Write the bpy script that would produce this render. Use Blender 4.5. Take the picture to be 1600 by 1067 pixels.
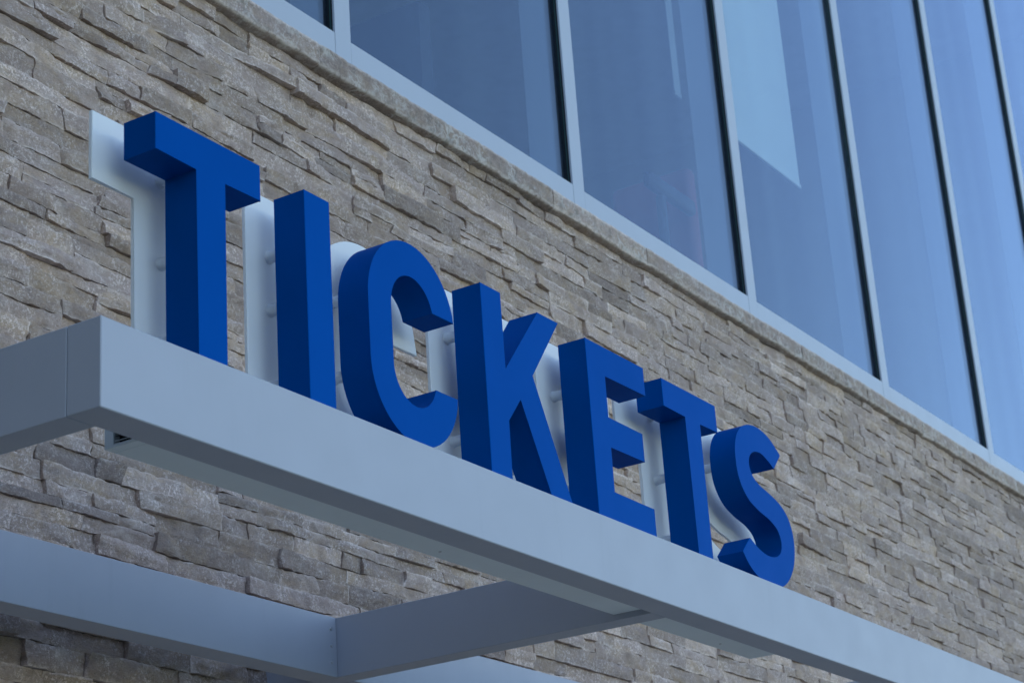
import bpy, bmesh, math, random
import numpy as np
from mathutils import Matrix, Vector

# ------------------------------------------------------------------ clean
for ob in list(bpy.data.objects):
    bpy.data.objects.remove(ob, do_unlink=True)
scene = bpy.context.scene
COL = scene.collection

# ------------------------------------------------------------------ camera
CAM_H = 1.6
YAW, PITCH, ROLL = math.radians(58.9027), math.radians(20.7582), math.radians(-4.0228)
fwd = Vector((math.sin(YAW)*math.cos(PITCH), math.cos(YAW)*math.cos(PITCH), math.sin(PITCH)))
r0 = fwd.cross(Vector((0, 0, 1))).normalized()
u0 = r0.cross(fwd)
right = r0*math.cos(ROLL) + u0*math.sin(ROLL)
up = -r0*math.sin(ROLL) + u0*math.cos(ROLL)
cam_data = bpy.data.cameras.new('camera')
cam = bpy.data.objects.new('camera', cam_data)
COL.objects.link(cam)
M = Matrix((right, up, -fwd)).transposed().to_4x4()
M.translation = Vector((0, 0, CAM_H))
cam.matrix_world = M
cam_data.sensor_width = 36.0
cam_data.lens = 3232.23/1600*36.0
cam_data.clip_end = 3000
cam_data.dof.use_dof = True
cam_data.dof.focus_distance = 6.0
cam_data.dof.aperture_fstop = 8.0
scene.camera = cam

# ------------------------------------------------------------------ sky, sun, exposure
SUN_EL, SUN_AZ = math.radians(40), math.radians(25)      # azimuth from +Y towards +X (behind the building)
world = bpy.data.worlds.new('World')
scene.world = world
world.use_nodes = True
wn = world.node_tree
bg = wn.nodes['Background']
sky = wn.nodes.new('ShaderNodeTexSky')
sky.sky_type = 'NISHITA'
sky.sun_disc = False
sky.sun_elevation = SUN_EL
sky.sun_rotation = SUN_AZ
sky.altitude = 150
sky.air_density = 1.0
sky.dust_density = 0.7
sky.ozone_density = 1.0
wn.links.new(sky.outputs[0], bg.inputs[0])
bg.inputs[1].default_value = 0.12
sun_data = bpy.data.lights.new('sun', 'SUN')
sun_data.energy = 3.0
sun_data.angle = math.radians(0.5)
sun_data.color = (1.0, 0.95, 0.88)
sun = bpy.data.objects.new('sun', sun_data)
COL.objects.link(sun)
sdir = Vector((math.sin(SUN_AZ)*math.cos(SUN_EL), math.cos(SUN_AZ)*math.cos(SUN_EL), math.sin(SUN_EL)))
sun.rotation_euler = sdir.to_track_quat('Z', 'Y').to_euler()
sun.location = sdir*60
vs = scene.view_settings
vs.view_transform = 'Standard'
vs.look = 'None'
vs.exposure = 1.85
vs.gamma = 1.0
vs.use_curve_mapping = False

# ------------------------------------------------------------------ frame of reference
OX, OY, OZ = 2.990, 2.801, 1.643 + CAM_H       # upper front corner of the canopy end
def W(x, y, z):
    return (OX+x, OY+y, OZ+z)
FH = 0.2032                                     # height of the canopy beams (8 in tube)
rng = random.Random(11)
nr = np.random.RandomState(5)

# ------------------------------------------------------------------ materials
def srgb(r, g, b):
    f = lambda c: (c/255/12.92 if c/255 <= .04045 else ((c/255+.055)/1.055)**2.4)
    return (f(r), f(g), f(b), 1)

def new_mat(name):
    m = bpy.data.materials.new(name)
    m.use_nodes = True
    nt = m.node_tree
    return m, nt, nt.nodes['Principled BSDF']

def node(nt, t, **kw):
    n = nt.nodes.new(t)
    for k, v in kw.items():
        setattr(n, k, v)
    return n

def ramp(nt, src, p0, p1, c0=(0, 0, 0, 1), c1=(1, 1, 1, 1)):
    r = node(nt, 'ShaderNodeValToRGB')
    r.color_ramp.elements[0].position = p0
    r.color_ramp.elements[1].position = p1
    r.color_ramp.elements[0].color = c0
    r.color_ramp.elements[1].color = c1
    nt.links.new(src, r.inputs[0])
    return r.outputs[0]

def noise(nt, scale, detail=4, rough=.55, vec=None, dist=0.0):
    n = node(nt, 'ShaderNodeTexNoise')
    n.inputs['Scale'].default_value = scale
    n.inputs['Detail'].default_value = detail
    n.inputs['Roughness'].default_value = rough
    n.inputs['Distortion'].default_value = dist
    if vec is not None:
        nt.links.new(vec, n.inputs['Vector'])
    return n.outputs[0]

def mixc(nt, fac, a, b, mode='MIX'):
    m = node(nt, 'ShaderNodeMix', data_type='RGBA', blend_type=mode)
    for sock, v in ((m.inputs[0], fac), (m.inputs[6], a), (m.inputs[7], b)):
        if hasattr(v, 'links'):
            nt.links.new(v, sock)
        else:
            sock.default_value = v
    return m.outputs[2]

def math_n(nt, op, a, b=None):
    m = node(nt, 'ShaderNodeMath', operation=op)
    for i, v in enumerate((a, b)):
        if v is None:
            continue
        if hasattr(v, 'links'):
            nt.links.new(v, m.inputs[i])
        else:
            m.inputs[i].default_value = v
    return m.outputs[0]

def painted(name, col, rough=.42, vary=.05, bump=.0004, metallic=0.0, streak=True):
    m, nt, p = new_mat(name)
    geo = node(nt, 'ShaderNodeNewGeometry')
    pos = geo.outputs['Position']
    n1 = noise(nt, 2.5, 5, .6, pos)
    mp = node(nt, 'ShaderNodeMapping')
    mp.inputs['Scale'].default_value = (14, 14, 1.2)
    nt.links.new(pos, mp.inputs[0])
    n2 = noise(nt, 1.0, 4, .6, mp.outputs[0])
    lo = tuple(c*(1-vary) for c in col[:3])+(1,)
    hi = tuple(min(1, c*(1+vary)) for c in col[:3])+(1,)
    base = mixc(nt, ramp(nt, n1, .3, .7), lo, hi)
    if streak:
        dirt = tuple(c*.88 for c in col[:3])+(1,)
        base = mixc(nt, ramp(nt, n2, .60, .80, (0, 0, 0, 1), (.4, .4, .4, 1)), base, dirt)
    nt.links.new(base, p.inputs['Base Color'])
    p.inputs['Roughness'].default_value = rough
    p.inputs['Metallic'].default_value = metallic
    rr = ramp(nt, noise(nt, 9, 4, .6, pos), .2, .8, (rough*.85,)*3+(1,), (min(1, rough*1.15),)*3+(1,))
    nt.links.new(rr, p.inputs['Roughness'])
    b = node(nt, 'ShaderNodeBump')
    b.inputs['Strength'].default_value = .25
    b.inputs['Distance'].default_value = bump
    nt.links.new(noise(nt, 260, 3, .5, pos), b.inputs['Height'])
    nt.links.new(b.outputs[0], p.inputs['Normal'])
    return m

MAT = {}
MAT['alu'] = painted('silver_painted_aluminium', (.42, .434, .485, 1), .5, .03)
MAT['box'] = painted('pale_grey_painted_sheet', (.78, .82, .80, 1), .5, .04)
MAT['frame'] = painted('light_anodised_frame', (.43, .458, .51, 1), .42, .02, streak=False)
MAT['blue'] = painted('blue_satin_enamel', (.0, .073, .315, 1), .40, .04, .0002, streak=False)
MAT['blue'].node_tree.nodes['Principled BSDF'].inputs['Specular IOR Level'].default_value = .012
MAT['blue'].node_tree.nodes['Principled BSDF'].inputs['Metallic'].default_value = .18
MAT['blue'].node_tree.nodes['Principled BSDF'].inputs['Specular Tint'].default_value = (.10, .55, 1, 1)
MAT['black'] = painted('black_rubber', (.006, .006, .007, 1), .6, .1, streak=False)
MAT['steel'] = painted('zinc_screw', (.55, .55, .55, 1), .3, .05, metallic=.9, streak=False)
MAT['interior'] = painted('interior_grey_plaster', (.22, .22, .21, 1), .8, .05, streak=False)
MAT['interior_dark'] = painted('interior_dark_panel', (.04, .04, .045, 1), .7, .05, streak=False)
MAT['shade'] = painted('white_shade_cloth', (.82, .78, .68, 1), .8, .03, streak=False)
MAT['strip'] = painted('grey_blind_cloth', (.46, .46, .44, 1), .8, .03, streak=False)
MAT['teal_line'] = painted('painted_teal_reflection', (.02, .065, .068, 1), .5, .05, streak=False)
MAT['red'] = painted('dull_red_upholstery', (.30, .05, .05, 1), .8, .1, streak=False)
MAT['roof'] = painted('roof_membrane', (.35, .35, .34, 1), .8, .1, streak=False)

def acrylic():
    m, nt, p = new_mat('frosted_white_acrylic')
    nt.nodes.remove(p)
    out = nt.nodes['Material Output']
    geo = node(nt, 'ShaderNodeNewGeometry')
    nz = noise(nt, 6, 4, .6, geo.outputs['Position'])
    col = mixc(nt, ramp(nt, nz, .3, .7), (.93, .94, .93, 1), (.96, .965, .955, 1))
    d = node(nt, 'ShaderNodeBsdfDiffuse')
    t = node(nt, 'ShaderNodeBsdfTranslucent')
    g = node(nt, 'ShaderNodeBsdfGlossy')
    g.inputs['Roughness'].default_value = .4
    nt.links.new(col, d.inputs[0])
    nt.links.new(col, t.inputs[0])
    m1 = node(nt, 'ShaderNodeMixShader')
    m1.inputs[0].default_value = .24
    nt.links.new(d.outputs[0], m1.inputs[1])
    nt.links.new(t.outputs[0], m1.inputs[2])
    m2 = node(nt, 'ShaderNodeMixShader')
    m2.inputs[0].default_value = .04
    nt.links.new(m1.outputs[0], m2.inputs[1])
    nt.links.new(g.outputs[0], m2.inputs[2])
    nt.links.new(m2.outputs[0], out.inputs[0])
    return m
MAT['acrylic'] = acrylic()

def glass():
    m, nt, p = new_mat('coated_window_glass')
    nt.nodes.remove(p)
    out = nt.nodes['Material Output']
    geo = node(nt, 'ShaderNodeNewGeometry')
    dot = node(nt, 'ShaderNodeVectorMath', operation='DOT_PRODUCT')
    nt.links.new(geo.outputs['Normal'], dot.inputs[0])
    nt.links.new(geo.outputs['Incoming'], dot.inputs[1])
    c = math_n(nt, 'ABSOLUTE', dot.outputs['Value'])
    s = math_n(nt, 'POWER', math_n(nt, 'SUBTRACT', 1.0, c), 5.0)
    F0 = .075
    fac = math_n(nt, 'ADD', math_n(nt, 'MULTIPLY', s, 1-F0), F0)
    t = node(nt, 'ShaderNodeBsdfTransparent')
    t.inputs[0].default_value = (.80, .86, .88, 1)
    g = node(nt, 'ShaderNodeBsdfGlossy')
    g.inputs['Color'].default_value = (.76, .86, .95, 1)
    g.inputs['Roughness'].default_value = .012
    b = node(nt, 'ShaderNodeBump')
    b.inputs['Strength'].default_value = .12
    b.inputs['Distance'].default_value = .006
    gm = node(nt, 'ShaderNodeMapping')
    gm.inputs['Scale'].default_value = (2.4, 1, .35)
    nt.links.new(geo.outputs['Position'], gm.inputs[0])
    nt.links.new(noise(nt, 1.6, 2, .4, gm.outputs[0]), b.inputs['Height'])
    gm2 = node(nt, 'ShaderNodeMapping')
    gm2.inputs['Scale'].default_value = (5, 1, .10)
    nt.links.new(geo.outputs['Position'], gm2.inputs[0])
    nt.links.new(mixc(nt, ramp(nt, noise(nt, 1.0, 3, .5, gm2.outputs[0]), .35, .7), (.64, .74, .91, 1), (.69, .80, .96, 1)), g.inputs['Color'])
    nt.links.new(b.outputs[0], g.inputs['Normal'])
    mx = node(nt, 'ShaderNodeMixShader')
    nt.links.new(fac, mx.inputs[0])
    nt.links.new(t.outputs[0], mx.inputs[1])
    nt.links.new(g.outputs[0], mx.inputs[2])
    nt.links.new(mx.outputs[0], out.inputs[0])
    return m
MAT['glass'] = glass()

def stone_mat(name, smooth=False):
    m, nt, p = new_mat(name)
    geo = node(nt, 'ShaderNodeNewGeometry')
    pos = geo.outputs['Position']
    at = node(nt, 'ShaderNodeAttribute', attribute_name='tone')
    sep = node(nt, 'ShaderNodeSeparateColor')
    nt.links.new(at.outputs['Color'], sep.inputs[0])
    tone, warm, edge = sep.outputs[0], sep.outputs[1], sep.outputs[2]
    # stretched bedding coordinates
    mp = node(nt, 'ShaderNodeMapping')
    mp.inputs['Scale'].default_value = (1, 1, 2.2)
    nt.links.new(pos, mp.inputs[0])
    bed = mp.outputs[0]
    grey = (.375, .276, .233, 1)
    tan = (.440, .310, .214, 1)
    wf = math_n(nt, 'ADD', math_n(nt, 'MULTIPLY', warm, .50), ramp(nt, noise(nt, 6, 6, .65, bed, .5), .46, .64, (0, 0, 0, 1), (.8, .8, .8, 1)))
    base = mixc(nt, wf, grey, tan)
    # darker brownish blotches
    base = mixc(nt, ramp(nt, noise(nt, 15, 6, .7, bed), .50, .68, (0, 0, 0, 1), (.7, .7, .7, 1)), base, (.255, .192, .162, 1))
    # pale chalky bloom in patches
    base = mixc(nt, ramp(nt, noise(nt, 13, 6, .75, pos, .6), .50, .70, (0, 0, 0, 1), (.6, .6, .6, 1)), base, (.53, .425, .37, 1))
    # crystalline speckle
    sp = math_n(nt, 'MULTIPLY', ramp(nt, noise(nt, 85, 5, .85, pos), .51, .59), ramp(nt, noise(nt, 8, 5, .65, pos), .38, .58))
    base = mixc(nt, math_n(nt, 'MULTIPLY', sp, .8), base, (.80, .66, .58, 1))
    dk = ramp(nt, noise(nt, 120, 3, .75, bed), .32, .47, (1, 1, 1, 1), (0, 0, 0, 1))
    base = mixc(nt, math_n(nt, 'MULTIPLY', dk, .62), base, (.12, .10, .085, 1))
    # bruised white arrises
    ed = math_n(nt, 'MULTIPLY', edge, ramp(nt, noise(nt, 45, 4, .65, pos), .32, .54))
    base = mixc(nt, math_n(nt, 'MULTIPLY', ed, .9), base, (.78, .645, .565, 1))
    # per-stone tone
    tn = math_n(nt, 'ADD', math_n(nt, 'MULTIPLY', tone, .62), .70)
    hsv = node(nt, 'ShaderNodeHueSaturation')
    nt.links.new(base, hsv.inputs['Color'])
    nt.links.new(tn, hsv.inputs['Value'])
    nt.links.new(hsv.outputs[0], p.inputs['Base Color'])
    p.inputs['Roughness'].default_value = .88
    p.inputs['Specular IOR Level'].default_value = .3
    h = math_n(nt, 'ADD', math_n(nt, 'MULTIPLY', noise(nt, 55, 6, .68, bed), .75), math_n(nt, 'MULTIPLY', noise(nt, 210, 4, .7, pos), .35))
    if smooth:
        vo = node(nt, 'ShaderNodeTexVoronoi', feature='DISTANCE_TO_EDGE')
        vo.inputs['Scale'].default_value = 17
        vm = node(nt, 'ShaderNodeVectorMath', operation='ADD')
        nv = node(nt, 'ShaderNodeTexNoise')
        nv.inputs['Scale'].default_value = 14
        nv.inputs['Detail'].default_value = 4
        nt.links.new(pos, nv.inputs['Vector'])
        sc = node(nt, 'ShaderNodeVectorMath', operation='SCALE')
        sc.inputs['Scale'].default_value = .16
        nt.links.new(nv.outputs['Color'], sc.inputs[0])
        nt.links.new(pos, vm.inputs[0])
        nt.links.new(sc.outputs[0], vm.inputs[1])
        nt.links.new(vm.outputs[0], vo.inputs['Vector'])
        vein = math_n(nt, 'MULTIPLY', ramp(nt, vo.outputs['Distance'], .02, .16, (1, 1, 1, 1), (0, 0, 0, 1)), ramp(nt, noise(nt, 10, 4, .6, pos), .44, .62))
        vc = mixc(nt, math_n(nt, 'MULTIPLY', vein, .7), hsv.outputs[0], (.62, .56, .50, 1))
        vc = mixc(nt, ramp(nt, noise(nt, 22, 5, .7, pos), .52, .70, (0, 0, 0, 1), (.6, .6, .6, 1)), vc, (.155, .14, .12, 1))
        nt.links.new(vc, p.inputs['Base Color'])
    b = node(nt, 'ShaderNodeBump')
    b.inputs['Strength'].default_value = .8 if not smooth else .6
    b.inputs['Distance'].default_value = .006
    nt.links.new(h, b.inputs['Height'])
    nt.links.new(b.outputs[0], p.inputs['Normal'])
    return m
MAT['stone'] = stone_mat('split_face_ledger_stone')
MAT['sill'] = stone_mat('dressed_sill_stone', True)

def wall_backing():
    m, nt, p = new_mat('wall_mortar')
    geo = node(nt, 'ShaderNodeNewGeometry')
    pos = geo.outputs['Position']
    c = mixc(nt, ramp(nt, noise(nt, 8, 5, .6, pos), .3, .7), (.16, .135, .105, 1), (.24, .20, .16, 1))
    nt.links.new(c, p.inputs['Base Color'])
    p.inputs['Roughness'].default_value = .95
    b = node(nt, 'ShaderNodeBump')
    b.inputs['Distance'].default_value = .01
    nt.links.new(noise(nt, 40, 5, .7, pos), b.inputs['Height'])
    nt.links.new(b.outputs[0], p.inputs['Normal'])
    return m
MAT['mortar'] = wall_backing()

def ground_mat(name, a, b_, s1, s2):
    m, nt, p = new_mat(name)
    geo = node(nt, 'ShaderNodeNewGeometry')
    pos = geo.outputs['Position']
    c = mixc(nt, ramp(nt, noise(nt, s1, 6, .65, pos), .3, .7), a, b_)
    c = mixc(nt, ramp(nt, noise(nt, s2, 4, .7, pos), .55, .8, (0, 0, 0, 1), (.5, .5, .5, 1)), c, tuple(x*.6 for x in a[:3])+(1,))
    nt.links.new(c, p.inputs['Base Color'])
    p.inputs['Roughness'].default_value = .9
    b = node(nt, 'ShaderNodeBump')
    b.inputs['Distance'].default_value = .02
    nt.links.new(noise(nt, s2, 5, .7, pos), b.inputs['Height'])
    nt.links.new(b.outputs[0], p.inputs['Normal'])
    return m
MAT['grass'] = ground_mat('lawn', (.05, .085, .025, 1), (.085, .12, .04, 1), .6, 25)
MAT['asphalt'] = ground_mat('asphalt', (.065, .066, .066, 1), (.085, .085, .085, 1), 1.2, 90)
MAT['paving'] = ground_mat('concrete_paving', (.38, .385, .36, 1), (.46, .46, .43, 1), 1.5, 60)

# ------------------------------------------------------------------ mesh helpers
def link(name, me, mat, parent=None, loc=None):
    ob = bpy.data.objects.new(name, me)
    COL.objects.link(ob)
    if mat is not None and len(me.materials) == 0:
        me.materials.append(MAT[mat] if isinstance(mat, str) else mat)
    if loc is not None:
        ob.location = loc
    if parent is not None:
        ob.parent = parent
        ob.matrix_parent_inverse = Matrix.Translation(-base_of(parent))
    return ob

def base_of(ob):
    v = Vector(ob.location)
    if ob.parent:
        v = Vector(ob.location)          # children keep world locations through their parent inverse
    return v

def empty(name, loc):
    e = bpy.data.objects.new(name, None)
    COL.objects.link(e)
    e.location = loc
    e.empty_display_size = .1
    return e

def tag(o, label=None, cat=None, group=None, kind=None):
    if label: o['label'] = label
    if cat: o['category'] = cat
    if group: o['group'] = group
    if kind: o['kind'] = kind
    return o

def finish(bm, name, mat, parent, smooth=None):
    """bmesh in world coordinates -> object with its origin at the piece's base centre"""
    vs_ = [v.co.copy() for v in bm.verts]
    lo = Vector((min(v.x for v in vs_), min(v.y for v in vs_), min(v.z for v in vs_)))
    hi = Vector((max(v.x for v in vs_), max(v.y for v in vs_), max(v.z for v in vs_)))
    c = Vector(((lo.x+hi.x)/2, (lo.y+hi.y)/2, lo.z))
    for v in bm.verts:
        v.co -= c
    bmesh.ops.recalc_face_normals(bm, faces=bm.faces)
    me = bpy.data.meshes.new(name)
    bm.to_mesh(me)
    bm.free()
    if smooth is not None:
        me.shade_smooth()
        me.set_sharp_from_angle(angle=math.radians(smooth))
    return link(name, me, mat, parent, c)

def box_bm(x0, x1, y0, y1, z0, z1, bev=.002, bm=None):
    own = bm is None
    if own:
        bm = bmesh.new()
    vs_ = [bm.verts.new(W(x, y, z)) for x in (x0, x1) for y in (y0, y1) for z in (z0, z1)]
    F = [(0, 1, 3, 2), (4, 6, 7, 5), (0, 4, 5, 1), (2, 3, 7, 6), (0, 2, 6, 4), (1, 5, 7, 3)]
    fs = [bm.faces.new([vs_[i] for i in f]) for f in F]
    if bev:
        es = list({e for f in fs for e in f.edges})
        bmesh.ops.bevel(bm, geom=es, offset=bev, segments=1, affect='EDGES', profile=.5)
    return bm

def box(name, mat, parent, x0, x1, y0, y1, z0, z1, bev=.002):
    return finish(box_bm(x0, x1, y0, y1, z0, z1, bev), name, mat, parent, 35)

# ------------------------------------------------------------------ ground
def sheet(name, mat, x0, x1, y0, y1, z):
    bm = bmesh.new()
    bm.faces.new([bm.verts.new(v) for v in ((x0, y0, z), (x1, y0, z), (x1, y1, z), (x0, y1, z))])
    return finish(bm, name, mat, None)
g = sheet('ground', 'grass', -900, 900, -900, 900, 0.0)
tag(g, 'broad green lawn around the building', 'ground', kind='structure')
rd = sheet('road', 'asphalt', -60, 90, -13, -4.5, .004)
tag(rd, 'dark asphalt drive in front of the building', 'road', kind='structure')
bm = bmesh.new()
PV = [(-14, -.6), (34, -.6), (34, 4.36), (-14, 4.36)]
lo_ = [bm.verts.new((x, y, .002)) for x, y in PV]
hi_ = [bm.verts.new((x, y, .06)) for x, y in PV]
bm.faces.new(hi_)
for i in range(4):
    bm.faces.new((lo_[i], lo_[(i+1) % 4], hi_[(i+1) % 4], hi_[i]))
pv = finish(bm, 'pavement', 'paving', None)  # out of view; widened and kept pale to bounce light upward
tag(pv, 'pale concrete pavement along the stone wall', 'pavement', kind='structure')

# ------------------------------------------------------------------ building
YW = 1.600                 # nominal stone face (relative to the fascia)
Z_SILL0, Z_SILL1 = 2.352, 2.456
BX0, BX1 = -14.0, 22.0
building = empty('building', W(6.5, 8.0, -OZ))
tag(building, 'building facade of rough tan ledger stone below tall blue-reflecting windows', 'building')

ZG = -OZ
wall = box('stone_wall', 'mortar', building, BX0, BX1, YW+.012, YW+.32, ZG, Z_SILL0+.02, 0)
wall['label'] = 'tan and grey split-face ledger stone wall'

# ---- numpy value noise
_H = np.random.RandomState(77).rand(256, 256).astype(np.float64)
def vnoise(x, y, s=0):
    x = np.asarray(x, float)+s*17.13
    y = np.asarray(y, float)+s*9.71
    xi = np.floor(x).astype(int); yi = np.floor(y).astype(int)
    fx = x-xi; fy = y-yi
    fx = fx*fx*(3-2*fx); fy = fy*fy*(3-2*fy)
    a = _H[xi & 255, yi & 255]; b = _H[(xi+1) & 255, yi & 255]
    c = _H[xi & 255, (yi+1) & 255]; d = _H[(xi+1) & 255, (yi+1) & 255]
    return (a*(1-fx)+b*fx)*(1-fy)+(c*(1-fx)+d*fx)*fy
def fbm(x, y, oct=4, s=0, gain=.5):
    t = 0; a = 1; n = 0
    for k in range(oct):
        t = t+a*(vnoise(x*2**k, y*2**k, s+k*3)-.5); n += a; a *= gain
    return t/n*2

# ---- stone layout: bands of ledger panels, recursively broken into stones
rects = []
def split(x0, x1, z0, z1):
    w, h = x1-x0, z1-z0
    if h > .092 or (h > .068 and rng.random() < .10 and w > .16):
        k = rng.uniform(.36, .64)
        zm = z0+h*k
        split(x0, x1, z0, zm); split(x0, x1, zm, z1)
    elif w > .70 or (w > .34 and rng.random() < .46):
        k = rng.uniform(.28, .72)
        xm = x0+w*k
        split(x0, xm, z0, z1); split(xm, x1, z0, z1)
    else:
        rects.append((x0, x1, z0, z1))
z = ZG+.06
SX0, SX1 = -.6, 15.0
while z < Z_SILL0-.02:
    h = rng.choice([.112, .118, .125, .13, .062, .12])
    if z+h > Z_SILL0-.05:
        h = Z_SILL0-z
    x = SX0-rng.uniform(0, .5)
    while x < SX1:
        w = rng.uniform(.55, 1.3)
        split(x, x+w, z, z+h)
        x += w
    z += h

def project(x, y, z):
    v = Vector(W(x, y, z))-Vector((0, 0, CAM_H))
    d = v.dot(fwd)
    if d < .1:
        return None
    f = 3232.23
    return 800+f*v.dot(right)/d, 533.5-f*v.dot(up)/d

def warp(x, z):
    zz = z+.008*fbm(x*1.3, z*2.5, 2, 1)+.0028*fbm(x*6, z*9, 3, 4)
    xx = x+.012*fbm(x*2.5, z*9, 2, 8)+.014*fbm(x*5, z*16, 2, 23)
    return xx, zz

def stone_geo(rc, i):
    x0, x1, z0, z1 = rc
    w, h = x1-x0, z1-z0
    r = random.Random(i*7919+3)
    xm = (x0+x1)/2
    near = max(0.0, xm-.5)
    out = xm < .7 or z1 < -.75
    res = .0075 if near < 4 else (.011 if near < 7.5 else .016)
    if out:
        res = .03
    nx = max(3, int(w/res)); nz = max(3, int(h/res))
    gap = r.uniform(.0003, .0011)
    # vertices bunched towards the arrises
    def lin(n):
        t = np.linspace(0, 1, n+1)
        return t
    u, v = np.meshgrid(lin(nx), lin(nz), indexing='ij')
    dxm = np.minimum(u, 1-u)*w; dzm = np.minimum(v, 1-v)*h
    de = np.minimum(dxm, dzm)
    X = x0+gap+u*(w-2*gap); Z = z0+gap+v*(h-2*gap)
    # ragged outline
    s = i*1.37
    X = X+(.004*fbm(Z*60, s, 3, 2))*np.exp(-dxm/.012)
    Z = Z+(.0035*fbm(X*45+s*5, s, 3, 6))*np.exp(-dzm/.010)
    base = max(-.004, r.gauss(.012, .0048))
    if r.random() < .07:
        base += r.uniform(.006, .014)
    base = min(base, .044)
    tx = r.gauss(0, .042); tz = r.gauss(0, .10)
    P = base+tx*(u-.5)*w+tz*(v-.5)*h
    # cleaved facets
    for k in range(r.randint(1, 4)):
        ang = r.uniform(0, 2*math.pi)
        sl = r.uniform(.10, .50)
        cx, cz = r.uniform(.05, .95)*w, r.uniform(.1, .9)*h
        off = r.uniform(.0005, .006)
        pl = base+off-sl*(math.cos(ang)*(u*w-cx)+.9*math.sin(ang)*(v*h-cz))
        P = np.minimum(P, np.maximum(pl, P-.009))
    far_k = 1.0 if xm < 3.2 else max(.62, 1.0-(xm-3.2)*.12)
    P = .012+(P-.012)*far_k
    # bedding steps
    if r.random() < .45:
        zl = r.uniform(.25, .75)+.12*fbm(X*9+s, s, 2, 11)
        st = r.uniform(.002, .006)*r.choice((-1, 1))
        P = P+st*np.clip((v-zl)*h/.004, 0, 1)
    P = P+.0030*fbm(X*22+s*3, Z*40+s, 4, 12)+.0012*fbm(X*120, Z*150+s, 2, 15)
    P = P-.0014*np.exp(-de/.0030)*(.4+1.2*vnoise(X*40+s, Z*40, 18))
    chip = np.clip(vnoise(X*28+s*2, Z*28, 21)-.62, 0, 1)/.38
    P = P-.010*chip*np.exp(-de/.010)
    P = np.maximum(P, -.006)
    Xw, Zw = warp(X, Z)
    Y = YW-P
    n1, n2 = nx+1, nz+1
    front = np.stack([Xw, Y, Zw], -1).reshape(-1, 3)
    idx = np.arange(n1*n2).reshape(n1, n2)
    a = idx[:-1, :-1].ravel(); b = idx[1:, :-1].ravel(); c = idx[1:, 1:].ravel(); d = idx[:-1, 1:].ravel()
    faces = np.stack([a, b, c, d], -1)
    ring = np.concatenate([idx[:, 0], idx[-1, 1:], idx[-2::-1, -1], idx[0, -2:0:-1]])
    back = front[ring].copy()
    cxx, czz = Xw.mean(), Zw.mean()
    back[:, 1] = YW+.03
    back[:, 0] += np.sign(cxx-back[:, 0])*.0004
    m0 = n1*n2; m = len(ring)
    j = np.arange(m); jn = (j+1) % m
    sides = np.stack([ring[j], m0+j, m0+jn, ring[jn]], -1)
    verts = np.concatenate([front, back])
    # bruised arrises: only some sides of a stone, in broken lengths
    wl, wr, wt, wb = [r.choice((0, 0, .25, .6, 1)) for _ in range(4)]
    k_ = .0034 if res < .012 else .0026
    ev = np.maximum.reduce([wl*np.exp(-u*w/k_), wr*np.exp(-(1-u)*w/k_), wb*np.exp(-v*h/k_), wt*np.exp(-(1-v)*h/k_)])
    ev = ev*np.clip((vnoise(X*14+s, Z*30, 41)-.30)/.3, 0, 1)
    brk = np.clip((vnoise(X*9+s*2, Z*16+s, 44)-.72)/.12, 0, 1)*r.choice((0, 0, .5))
    ev = np.clip(ev*(.55 if res > .012 else 1)+brk*.6, 0, 1).ravel()
    edge = np.concatenate([ev, np.zeros(m)])
    tone = min(1, max(0, r.gauss(.5, .22))); warm = r.choice((0, .1, .15, .3, .55, .8))*r.uniform(.6, 1)
    return verts, np.concatenate([faces, sides]), edge, tone, warm

def mesh_np(name, verts, faces, cols):
    me = bpy.data.meshes.new(name)
    me.vertices.add(len(verts))
    me.vertices.foreach_set('co', np.asarray(verts, np.float32).ravel())
    nf = len(faces)
    me.loops.add(nf*4)
    me.polygons.add(nf)
    me.loops.foreach_set('vertex_index', np.asarray(faces, np.int32).ravel())
    me.polygons.foreach_set('loop_start', np.arange(0, nf*4, 4, dtype=np.int32))
    me.polygons.foreach_set('loop_total', np.full(nf, 4, np.int32))
    ca = me.color_attributes.new('tone', 'FLOAT_COLOR', 'POINT')
    ca.data.foreach_set('color', np.asarray(cols, np.float32).ravel())
    me.update(calc_edges=True)
    me.shade_smooth()
    me.set_sharp_from_angle(angle=math.radians(38))
    return me

def size_in_view(rc):
    x0, x1, z0, z1 = rc
    q = [project(x, YW-.01, zz) for x, zz in ((x0, z0), (x1, z0), (x1, z1), (x0, z1))]
    if any(p is None for p in q):
        return 0
    cx = sum(p[0] for p in q)/4; cy = sum(p[1] for p in q)/4
    if not (0 <= cx <= 1600 and 0 <= cy <= 1067):
        return 0
    # hidden behind the canopy fascia, its end or the rear beam
    if cx > 158 and 428.7+.3966*cx < cy < 580+.3478*cx+25:
        return 0
    if cx <= 158 and 541-.3135*cx < cy < 709-.27*cx:
        return 0
    if cx < 520 and 822.5+.272*cx < cy < 955+.23*cx:
        return 0
    A = 0
    for i in range(4):
        A += q[i][0]*q[(i+1) % 4][1]-q[(i+1) % 4][0]*q[i][1]
    return abs(A)/2
order = sorted(range(len(rects)), key=lambda i: -size_in_view(rects[i]))
single = set(order[:300])
SV, SF, SC, base_i = [], [], [], 0
o_np = np.array([OX, OY, OZ])
for i, rc in enumerate(rects):
    ve, fa, ed, tone, warm = stone_geo(rc, i)
    ve = ve+o_np
    cols = np.stack([np.full(len(ve), tone), np.full(len(ve), warm), ed, np.ones(len(ve))], -1)
    if i in single:
        c = ve.mean(0)
        me = mesh_np('stone', ve-c, fa, cols)
        link('stone', me, 'stone', wall, Vector(c))
    else:
        SV.append(ve); SF.append(fa+base_i); SC.append(cols); base_i += len(ve)
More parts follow.
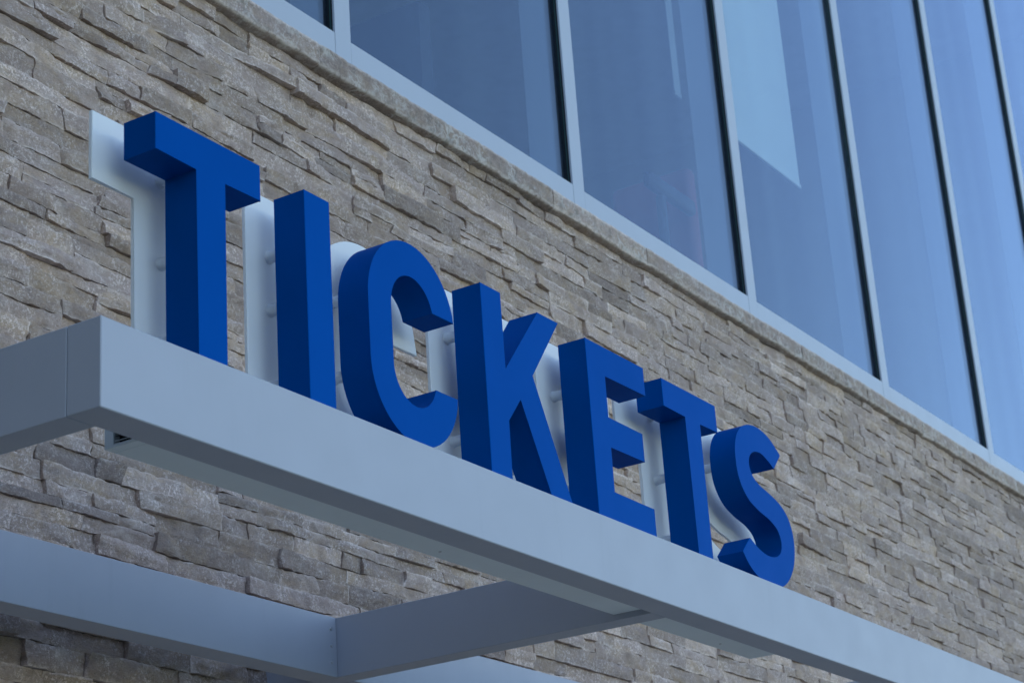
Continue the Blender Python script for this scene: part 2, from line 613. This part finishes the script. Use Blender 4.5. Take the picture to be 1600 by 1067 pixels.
me = mesh_np('stone_field', np.concatenate(SV), np.concatenate(SF), np.concatenate(SC))
fld = link('stone_field', me, 'stone', wall, Vector((0, 0, 0)))
tag(fld, kind='stuff')

# ---- sill: a course of dressed cap stones
sill = box('window_sill', 'mortar', building, BX0, BX1, YW+.02, YW+.30, Z_SILL0+.022, Z_SILL1-.004, 0)
sill['label'] = 'course of dressed stone sill blocks under the windows'
xs = [-.62]
k = 0
while xs[-1] < 15:
    xs.append(xs[-1]+rng.uniform(.84, .96))
for k in range(len(xs)-1):
    a, b = xs[k]+.0012, xs[k+1]-.0012
    nx = max(6, int((b-a)/.012)); s = k*3.7
    dy = rng.uniform(-.003, .003)
    # profile around the block: back-bottom, front-bottom, ... top-back
    prof = [(.012, -.002), (-.012, -.001), (-.030, .002), (-.041, .005), (-.0455, .011)]
    prof += [(-.046, .011+(Z_SILL1-Z_SILL0-.019)*t) for t in (.14, .28, .42, .57, .71, .86, 1)]
    prof += [(-.043, Z_SILL1-Z_SILL0-.003), (-.036, Z_SILL1-Z_SILL0), (.015, Z_SILL1-Z_SILL0)]
    U = np.linspace(0, 1, nx+1)
    V = np.zeros((nx+1, len(prof), 3)); E_ = np.zeros((nx+1, len(prof)))
    for q, (py, pz) in enumerate(prof):
        X = a+U*(b-a)
        rough = .0045*fbm(X*30+s, np.full_like(X, pz*40+s), 4, 30)+.005*fbm(X*5, np.full_like(X, pz*9+s), 2, 33)
        pit = np.clip(vnoise(X*35+s, np.full_like(X, pz*35), 36)-.7, 0, 1)*.012
        endr = -.004*np.exp(-np.minimum(U, 1-U)*(b-a)/.006)
        wob = .011*fbm(X*4+s, np.full_like(X, 1.0), 4, 39)
        V[:, q, 0] = X
        V[:, q, 1] = YW+py+dy-(rough+endr-pit if py < -.02 else 0)
        V[:, q, 2] = Z_SILL0+pz+(wob+rough*.6 if pz < .02 else 0)
        E_[:, q] = 1.0 if (py < -.04 and (pz < .02 or pz > .085)) else .12
    n2 = len(prof)
    idx = np.arange((nx+1)*n2).reshape(nx+1, n2)
    A, B, C_, D = idx[:-1, :-1].ravel(), idx[1:, :-1].ravel(), idx[1:, 1:].ravel(), idx[:-1, 1:].ravel()
    fa = np.stack([A, B, C_, D], -1)
    ve = V.reshape(-1, 3)+o_np
    tone = min(1, max(0, rng.gauss(.22, .12)))
    cols = np.stack([np.full(len(ve), tone), np.full(len(ve), rng.uniform(0, .25)), E_.ravel(), np.ones(len(ve))], -1)
    # end caps as quads to the back edge
    caps = []
    for row in (idx[0], idx[-1]):
        for q in range(n2//2):
            aa, bb, cc, dd = row[q], row[q+1], row[n2-2-q], row[n2-1-q]
            if q+1 < n2-2-q:
                caps.append((aa, bb, cc, dd))
    fa = np.concatenate([fa, np.array(caps)])
    c = ve.mean(0)
    link('sill_stone', mesh_np('sill_stone', ve-c, fa, cols), 'sill', sill, Vector(c))

# ---- windows
YR = YW+.004                      # front of the aluminium frame
GY = YR+.030                      # glass face
RZ0, RZ1 = 2.476, 2.598
ZTOP = 11.5
PITCH_M = 1.905
MX = [3.137+PITCH_M*k for k in range(-6, 10)]
MWID = .108
for k in range(len(MX)-1):
    xa, xb = MX[k]+MWID/2, MX[k+1]-MWID/2
    win = empty('window', W((xa+xb)/2, GY, RZ0))
    win.parent = building
    win.matrix_parent_inverse = Matrix.Translation(-Vector(building.location))
    box('bottom_rail', 'frame', win, xa+.0012, xb-.0012, YR+.001, YR+.17, RZ0, RZ1, .0015)
    box('mullion', 'frame', win, MX[k+1]-MWID/2, MX[k+1]+MWID/2, YR, YR+.012, RZ0+.0, ZTOP, .0015)
    box('gasket', 'black', win, MX[k+1]-MWID/2+.004, MX[k+1]+MWID/2-.004, YR+.0122, YR+.060, RZ1-.03, ZTOP, 0)
    box('teal_reflection_strip', 'teal_line', win, MX[k+1]-MWID/2+.0005, MX[k+1]-MWID/2+.0039, YR+.0215, YR+.0265, RZ1-.03, ZTOP, 0)  # thin teal strip drawing the frame edge reflected in the glass
    box('inner_mullion', 'frame', win, MX[k+1]-MWID/2+.008, MX[k+1]+MWID/2-.008, YR+.0604, YR+.235, RZ0, ZTOP, .002)
    box('glass_pane', 'glass', win, xa+.0042, xb-.0042, GY, GY+.012, RZ1-.028, ZTOP, 0)

# ---- added shading block, rest of the building shell and the room behind the glass
blk = box('shading_block', 'mortar', building, BX0+.31, -9.8, -9.5, YW+.02, ZG, 7.5, 0)  # unseen block, added to keep skylight off the left-facing surfaces
blk['label'] = 'plain unseen block added at the left to shade that side'
box('roof', 'roof', building, BX0, BX1, YR-.02, YW+11.0, ZTOP+.002, ZTOP+.55, .01)
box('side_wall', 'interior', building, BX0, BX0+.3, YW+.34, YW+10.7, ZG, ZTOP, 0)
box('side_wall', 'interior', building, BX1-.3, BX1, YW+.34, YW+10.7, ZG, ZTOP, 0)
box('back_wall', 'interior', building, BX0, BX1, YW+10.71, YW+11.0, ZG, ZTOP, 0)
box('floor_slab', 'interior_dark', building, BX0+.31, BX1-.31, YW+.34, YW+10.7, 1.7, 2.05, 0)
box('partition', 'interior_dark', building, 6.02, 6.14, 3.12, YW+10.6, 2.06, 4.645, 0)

# ------------------------------------------------------------------ canopy
CL = 8.6
canopy = empty('entrance_canopy', W(CL/2, .8, -FH))
tag(canopy, 'silver-grey open metal canopy frame carrying the blue sign letters', 'canopy')
DF = .096
fb = box('front_beam', 'alu', canopy, 0, CL, 0, DF, -FH, 0, .0022)
box('end_beam', 'alu', canopy, .0004, .088, DF+.0016, YW+.01, -FH+.0003, -.0003, .0016)
YB0, YB1 = 1.293, 1.393
crosses = [2.525, 5.05, 7.575]
for xc in crosses:
    box('cross_beam', 'alu', canopy, xc, xc+.090, DF+.0012, YW+.01, -FH+.0006, -.0006, .0016)
prev = .089
for xc in crosses:
    rb = box('rear_beam', 'alu', canopy, prev+.0012, xc-.0012, YB0, YB1, -FH+.0002, -.0002, .0016)
    for dz in (-.043, -.100, -.156):
        bm = bmesh.new()
        mtx = Matrix.Translation(W(xc-.032, YB0-.0018, dz)) @ Matrix.Rotation(math.pi/2, 4, 'X')
        bmesh.ops.create_cone(bm, cap_ends=True, segments=14, radius1=.0062, radius2=.0045, depth=.0040, matrix=mtx)
        finish(bm, 'screw', 'steel', rb, 30)
    prev = xc+.090
# raceway boxes behind the front beam, under the letters
BYR = .228
for xa, xb, cap in ((.256, 2.524, True), (2.616, 3.47, False)):
    bm = bmesh.new()
    if cap:
        box_bm(xa+.03, xb-.0005, DF+.001, BYR, -FH+.018, -.002, .002, bm)
    else:
        box_bm(xa+.0005, xb, DF+.001, BYR, -FH+.018, -.002, .002, bm)
    rw = finish(bm, 'raceway_box', 'box', canopy, 35)
    if cap:
        # louvred end: rim, slats, and a black plate painting in the opening's shade
        bm = bmesh.new()
        box_bm(xa, xa+.0298, BYR-.026, BYR, -FH+.018, -.002, .0012, bm)
        box_bm(xa, xa+.0298, DF+.001, BYR-.0264, -FH+.018, -FH+.026, .0012, bm)
        box_bm(xa, xa+.0298, DF+.001, BYR-.0264, -.03, -.002, .0012, bm)
        finish(bm, 'end_rim', 'box', rw, 35)
        box('dark_opening_plate', 'black', rw, xa+.020, xa+.0296, DF+.002, BYR-.027, -FH+.0264, -.0304, 0)
        for q in range(14):
            zz = -FH+.034+q*.0105
            bm = bmesh.new()
            pts = [(xa+.002, zz-.002), (xa+.018, zz+.004), (xa+.018, zz+.0052), (xa+.002, zz-.0008)]
            f1 = [bm.verts.new(W(px, DF+.003, pz)) for px, pz in pts]
            f2 = [bm.verts.new(W(px, BYR-.030, pz)) for px, pz in pts]
            bm.faces.new(f1); bm.faces.new(f2[::-1])
            for e in range(4):
                bm.faces.new((f1[e], f1[(e+1) % 4], f2[(e+1) % 4], f2[e]))
            finish(bm, 'louvre_slat', 'black' if q % 3 else 'box', rw)
    for xx in ((xa+xb)/2+.12,):
        bm = bmesh.new()
        bmesh.ops.create_cone(bm, cap_ends=True, segments=12, radius1=.0035, radius2=.005, depth=.003,
                              matrix=Matrix.Translation(W(xx, .185, -FH+.0170)))
        finish(bm, 'screw', 'steel', rw, 30)

# ------------------------------------------------------------------ sign letters
def arc(cx, cz, a, b, t0, t1, n):
    return [(cx+a*math.cos(math.radians(t0+(t1-t0)*k/n)), cz+b*math.sin(math.radians(t0+(t1-t0)*k/n))) for k in range(n+1)]

def spline(pts, sub=7):
    P = [np.array(p) for p in pts]
    P = [2*P[0]-P[1]]+P+[2*P[-1]-P[-2]]
    out = []
    for k in range(1, len(P)-2):
        p0, p1, p2, p3 = P[k-1:k+3]
        t0 = 0; t1 = t0+np.linalg.norm(p1-p0)**.5; t2 = t1+np.linalg.norm(p2-p1)**.5; t3 = t2+np.linalg.norm(p3-p2)**.5
        for q in range(sub):
            t = t1+(t2-t1)*q/sub
            A1 = (t1-t)/(t1-t0)*p0+(t-t0)/(t1-t0)*p1
            A2 = (t2-t)/(t2-t1)*p1+(t-t1)/(t2-t1)*p2
            A3 = (t3-t)/(t3-t2)*p2+(t-t2)/(t3-t2)*p3
            B1 = (t2-t)/(t2-t0)*A1+(t-t0)/(t2-t0)*A2
            B2 = (t3-t)/(t3-t1)*A2+(t-t1)/(t3-t1)*A3
            out.append(tuple((t2-t)/(t2-t1)*B1+(t-t1)/(t2-t1)*B2))
    out.append(tuple(P[-2]))
    return out

LH = .562
def L_T(x0, x1, s0, s1):
    return [(s0, 0), (s1, 0), (s1, .467), (x1, .467), (x1, LH), (x0, LH), (x0, .467), (s0, .467)]
def L_C():
    cx = 1.193
    o = arc(cx, .362, .197, .202, 8, 180, 26)+arc(cx, .198, .197, .198, 180, 353, 26)
    i = arc(cx, .205, .096, .100, -14, -180, 22)+arc(cx, .366, .096, .102, 180, 14, 22)
    o[0] = (o[0][0], .392); o[-1] = (o[-1][0], .176)
    i[0] = (i[0][0], .176); i[-1] = (i[-1][0], .392)
    return o+i
def L_S():
    A = [(3.456, .502), (3.378, .546), (3.295, .564), (3.208, .556), (3.140, .525), (3.099, .473), (3.085, .408), (3.097, .338),
         (3.147, .282), (3.224, .253), (3.310, .235), (3.364, .208), (3.381, .168), (3.364, .130), (3.314, .107), (3.250, .103),
         (3.189, .115), (3.130, .140)]
    B = [(3.064, .081), (3.102, .044), (3.150, .018), (3.208, .004), (3.275, -.002), (3.343, .008), (3.408, .042), (3.460, .098),
         (3.485, .160), (3.485, .225), (3.460, .275), (3.412, .309), (3.336, .332), (3.246, .352), (3.202, .376), (3.187, .410),
         (3.201, .443), (3.240, .466), (3.290, .472), (3.342, .459), (3.390, .437)]
    return spline(A)+spline(B)
def signed(poly):
    return sum(poly[i][0]*poly[(i+1) % len(poly)][1]-poly[(i+1) % len(poly)][0]*poly[i][1] for i in range(len(poly)))/2
def offset(poly, d):
    if signed(poly) < 0:
        poly = poly[::-1]
    out = []
    n = len(poly)
    for k in range(n):
        a, b, c = (np.array(poly[k-1]), np.array(poly[k]), np.array(poly[(k+1) % n]))
        e1 = (b-a)/np.linalg.norm(b-a); e2 = (c-b)/np.linalg.norm(c-b)
        n1 = np.array((e1[1], -e1[0])); n2 = np.array((e2[1], -e2[0]))
        m = n1+n2
        den = 1+n1.dot(n2)
        p = b+d*m/max(den, .35)
        out.append((float(p[0]), max(.003, float(p[1]))))
    return out
def prism(name, mat, parent, poly, y0, y1, bev=0.0, ang=35):
    if signed(poly) < 0:
        poly = poly[::-1]
    bm = bmesh.new()
    f = [bm.verts.new(W(x, y0, z_)) for x, z_ in poly]
    b = [bm.verts.new(W(x, y1, z_)) for x, z_ in poly]
    ff = bm.faces.new(f)
    bm.faces.new(b[::-1])
    n = len(poly)
    for k in range(n):
        bm.faces.new((f[k], b[k], b[(k+1) % n], f[(k+1) % n]))
    if bev:
        bmesh.ops.bevel(bm, geom=list(ff.edges), offset=bev, segments=1, affect='EDGES', profile=.5)
    return finish(bm, name, mat, parent, ang)

LY0, LY1 = .020, .116            # blue body front / back
PY0, PY1 = .176, .186            # frosted backing
letters = [
    ('blue letter T, wide at the top, standing at the canopy corner beside the letter I', L_T(.195, .569, .335, .436),
     [(.386, .288), (.386, .09), (.386, .50)]),
    ('blue letter I, a plain upright bar between the first T and the C', [(.741, 0), (.844, 0), (.844, LH), (.741, LH)],
     [(.792, .437), (.792, .293), (.792, .09)]),
    ('blue rounded letter C standing between the I and the K', L_C(),
     [(1.046, .39), (1.046, .18), (1.30, .09), (1.20, .515)]),
    ('blue letter K with a slanting arm and leg between the C and the first E', 
     [(1.537, 0), (1.641, 0), (1.641, .181), (1.712, .262), (1.848, 0), (1.965, 0), (1.786, .351), (1.957, LH), (1.839, LH),
      (1.641, .330), (1.641, LH), (1.537, LH)],
     [(1.589, .447), (1.589, .141), (1.84, .49), (1.87, .12)]),
    ('blue letter E with three arms standing between the K and the second T',
     [(2.112, 0), (2.462, 0), (2.462, .098), (2.216, .098), (2.216, .240), (2.428, .240), (2.428, .333), (2.216, .333),
      (2.216, .467), (2.472, .467), (2.472, LH), (2.112, LH)],
     [(2.164, .423), (2.164, .12), (2.38, .515), (2.38, .05)]),
    ('blue letter T wedged between the E and the S', L_T(2.592, 2.966, 2.737, 2.838),
     [(2.788, .296), (2.788, .09), (2.788, .515)]),
    ('blue curved letter S at the end of the word', L_S(),
     [(3.137, .41), (3.435, .165), (3.27, .05), (3.27, .515)]),
]
letters[3] = ('blue letter K with a slanting arm and leg between the C and the E',)+letters[3][1:]
for label, poly, pegs in letters:
    cx = (min(p[0] for p in poly)+max(p[0] for p in poly))/2
    t = empty('sign_letter', W(cx, .1, .0))
    tag(t, label, 'letter', 'blue letters spelling the word on the canopy')
    poly = [(x, max(.0015, zz)) for x, zz in poly]
    prism('letter_face', 'blue', t, poly, LY0, LY0+.004, .0012)
    prism('letter_return', 'blue', t, offset(poly, -.0006), LY0+.0042, LY1, 0)
    prism('backing_panel', 'acrylic', t, offset(poly, .039), PY0, PY1, .0015)
    for px, pz in pegs:
        bm = bmesh.new()
        mtx = Matrix.Translation(W(px, (LY1+PY0)/2, pz)) @ Matrix.Rotation(math.pi/2, 4, 'X')
        bmesh.ops.create_cone(bm, cap_ends=True, segments=20, radius1=.0150, radius2=.0150, depth=PY0-LY1+.002, matrix=mtx)
        mtx = Matrix.Translation(W(px, PY0-.005, pz)) @ Matrix.Rotation(math.pi/2, 4, 'X')
        bmesh.ops.create_cone(bm, cap_ends=True, segments=20, radius1=.0175, radius2=.0155, depth=.009, matrix=mtx)
        finish(bm, 'standoff', 'acrylic', t, 35)

# ------------------------------------------------------------------ things inside, behind the glass
sh = empty('roller_shade', W(7.75, 1.87, 3.92))
tag(sh, 'white roller shade half lowered behind the glass of one window', 'shade')
box('shade_cloth', 'shade', sh, 7.05, 8.50, 1.868, 1.871, 3.94, ZTOP-.1, 0)
box('hem_bar', 'shade', sh, 7.05, 8.50, 1.860, 1.879, 3.915, 3.94, .003)

bl = empty('blind_strip', W(6.81, 1.87, 3.90))
tag(bl, 'narrow white blind strip hanging behind the glass beside the roller shade', 'blind')
box('strip_cloth', 'strip', bl, 6.775, 6.855, 1.866, 1.869, 3.93, ZTOP-.1, 0)
box('strip_weight', 'strip', bl, 6.775, 6.855, 1.861, 1.874, 3.90, 3.93, .003)

# a red-backed chair standing at the window, its dark rounded arm towards the glass
ch = empty('chair', W(7.25, 2.4, 2.051))
tag(ch, 'dim reddish chair with a dark rounded armrest seen through the glass', 'chair')
def soft(name, mat, parent, x0, x1, y0, y1, z0, z1, bev):
    bm = box_bm(x0, x1, y0, y1, z0, z1, 0)
    bmesh.ops.bevel(bm, geom=list(bm.edges), offset=bev, segments=4, affect='EDGES', profile=.5)
    return finish(bm, name, mat, parent, 40)
soft('backrest', 'red', ch, 7.24, 7.34, 2.05, 2.60, 2.50, 3.68, .045)
soft('seat', 'red', ch, 6.72, 7.238, 2.07, 2.58, 2.42, 2.54, .04)
for yy in (2.02, 2.585):
    soft('armrest', 'black', ch, 6.66, 7.236, yy, yy+.06, 3.33, 3.43, .028)
    soft('arm_post', 'black', ch, 6.80, 6.85, yy+.005, yy+.055, 2.545, 3.328, .012)
for xx in (6.76, 7.17):
    for yy in (2.09, 2.51):
        soft('leg', 'black', ch, xx, xx+.045, yy, yy+.045, 2.051, 2.419, .008)
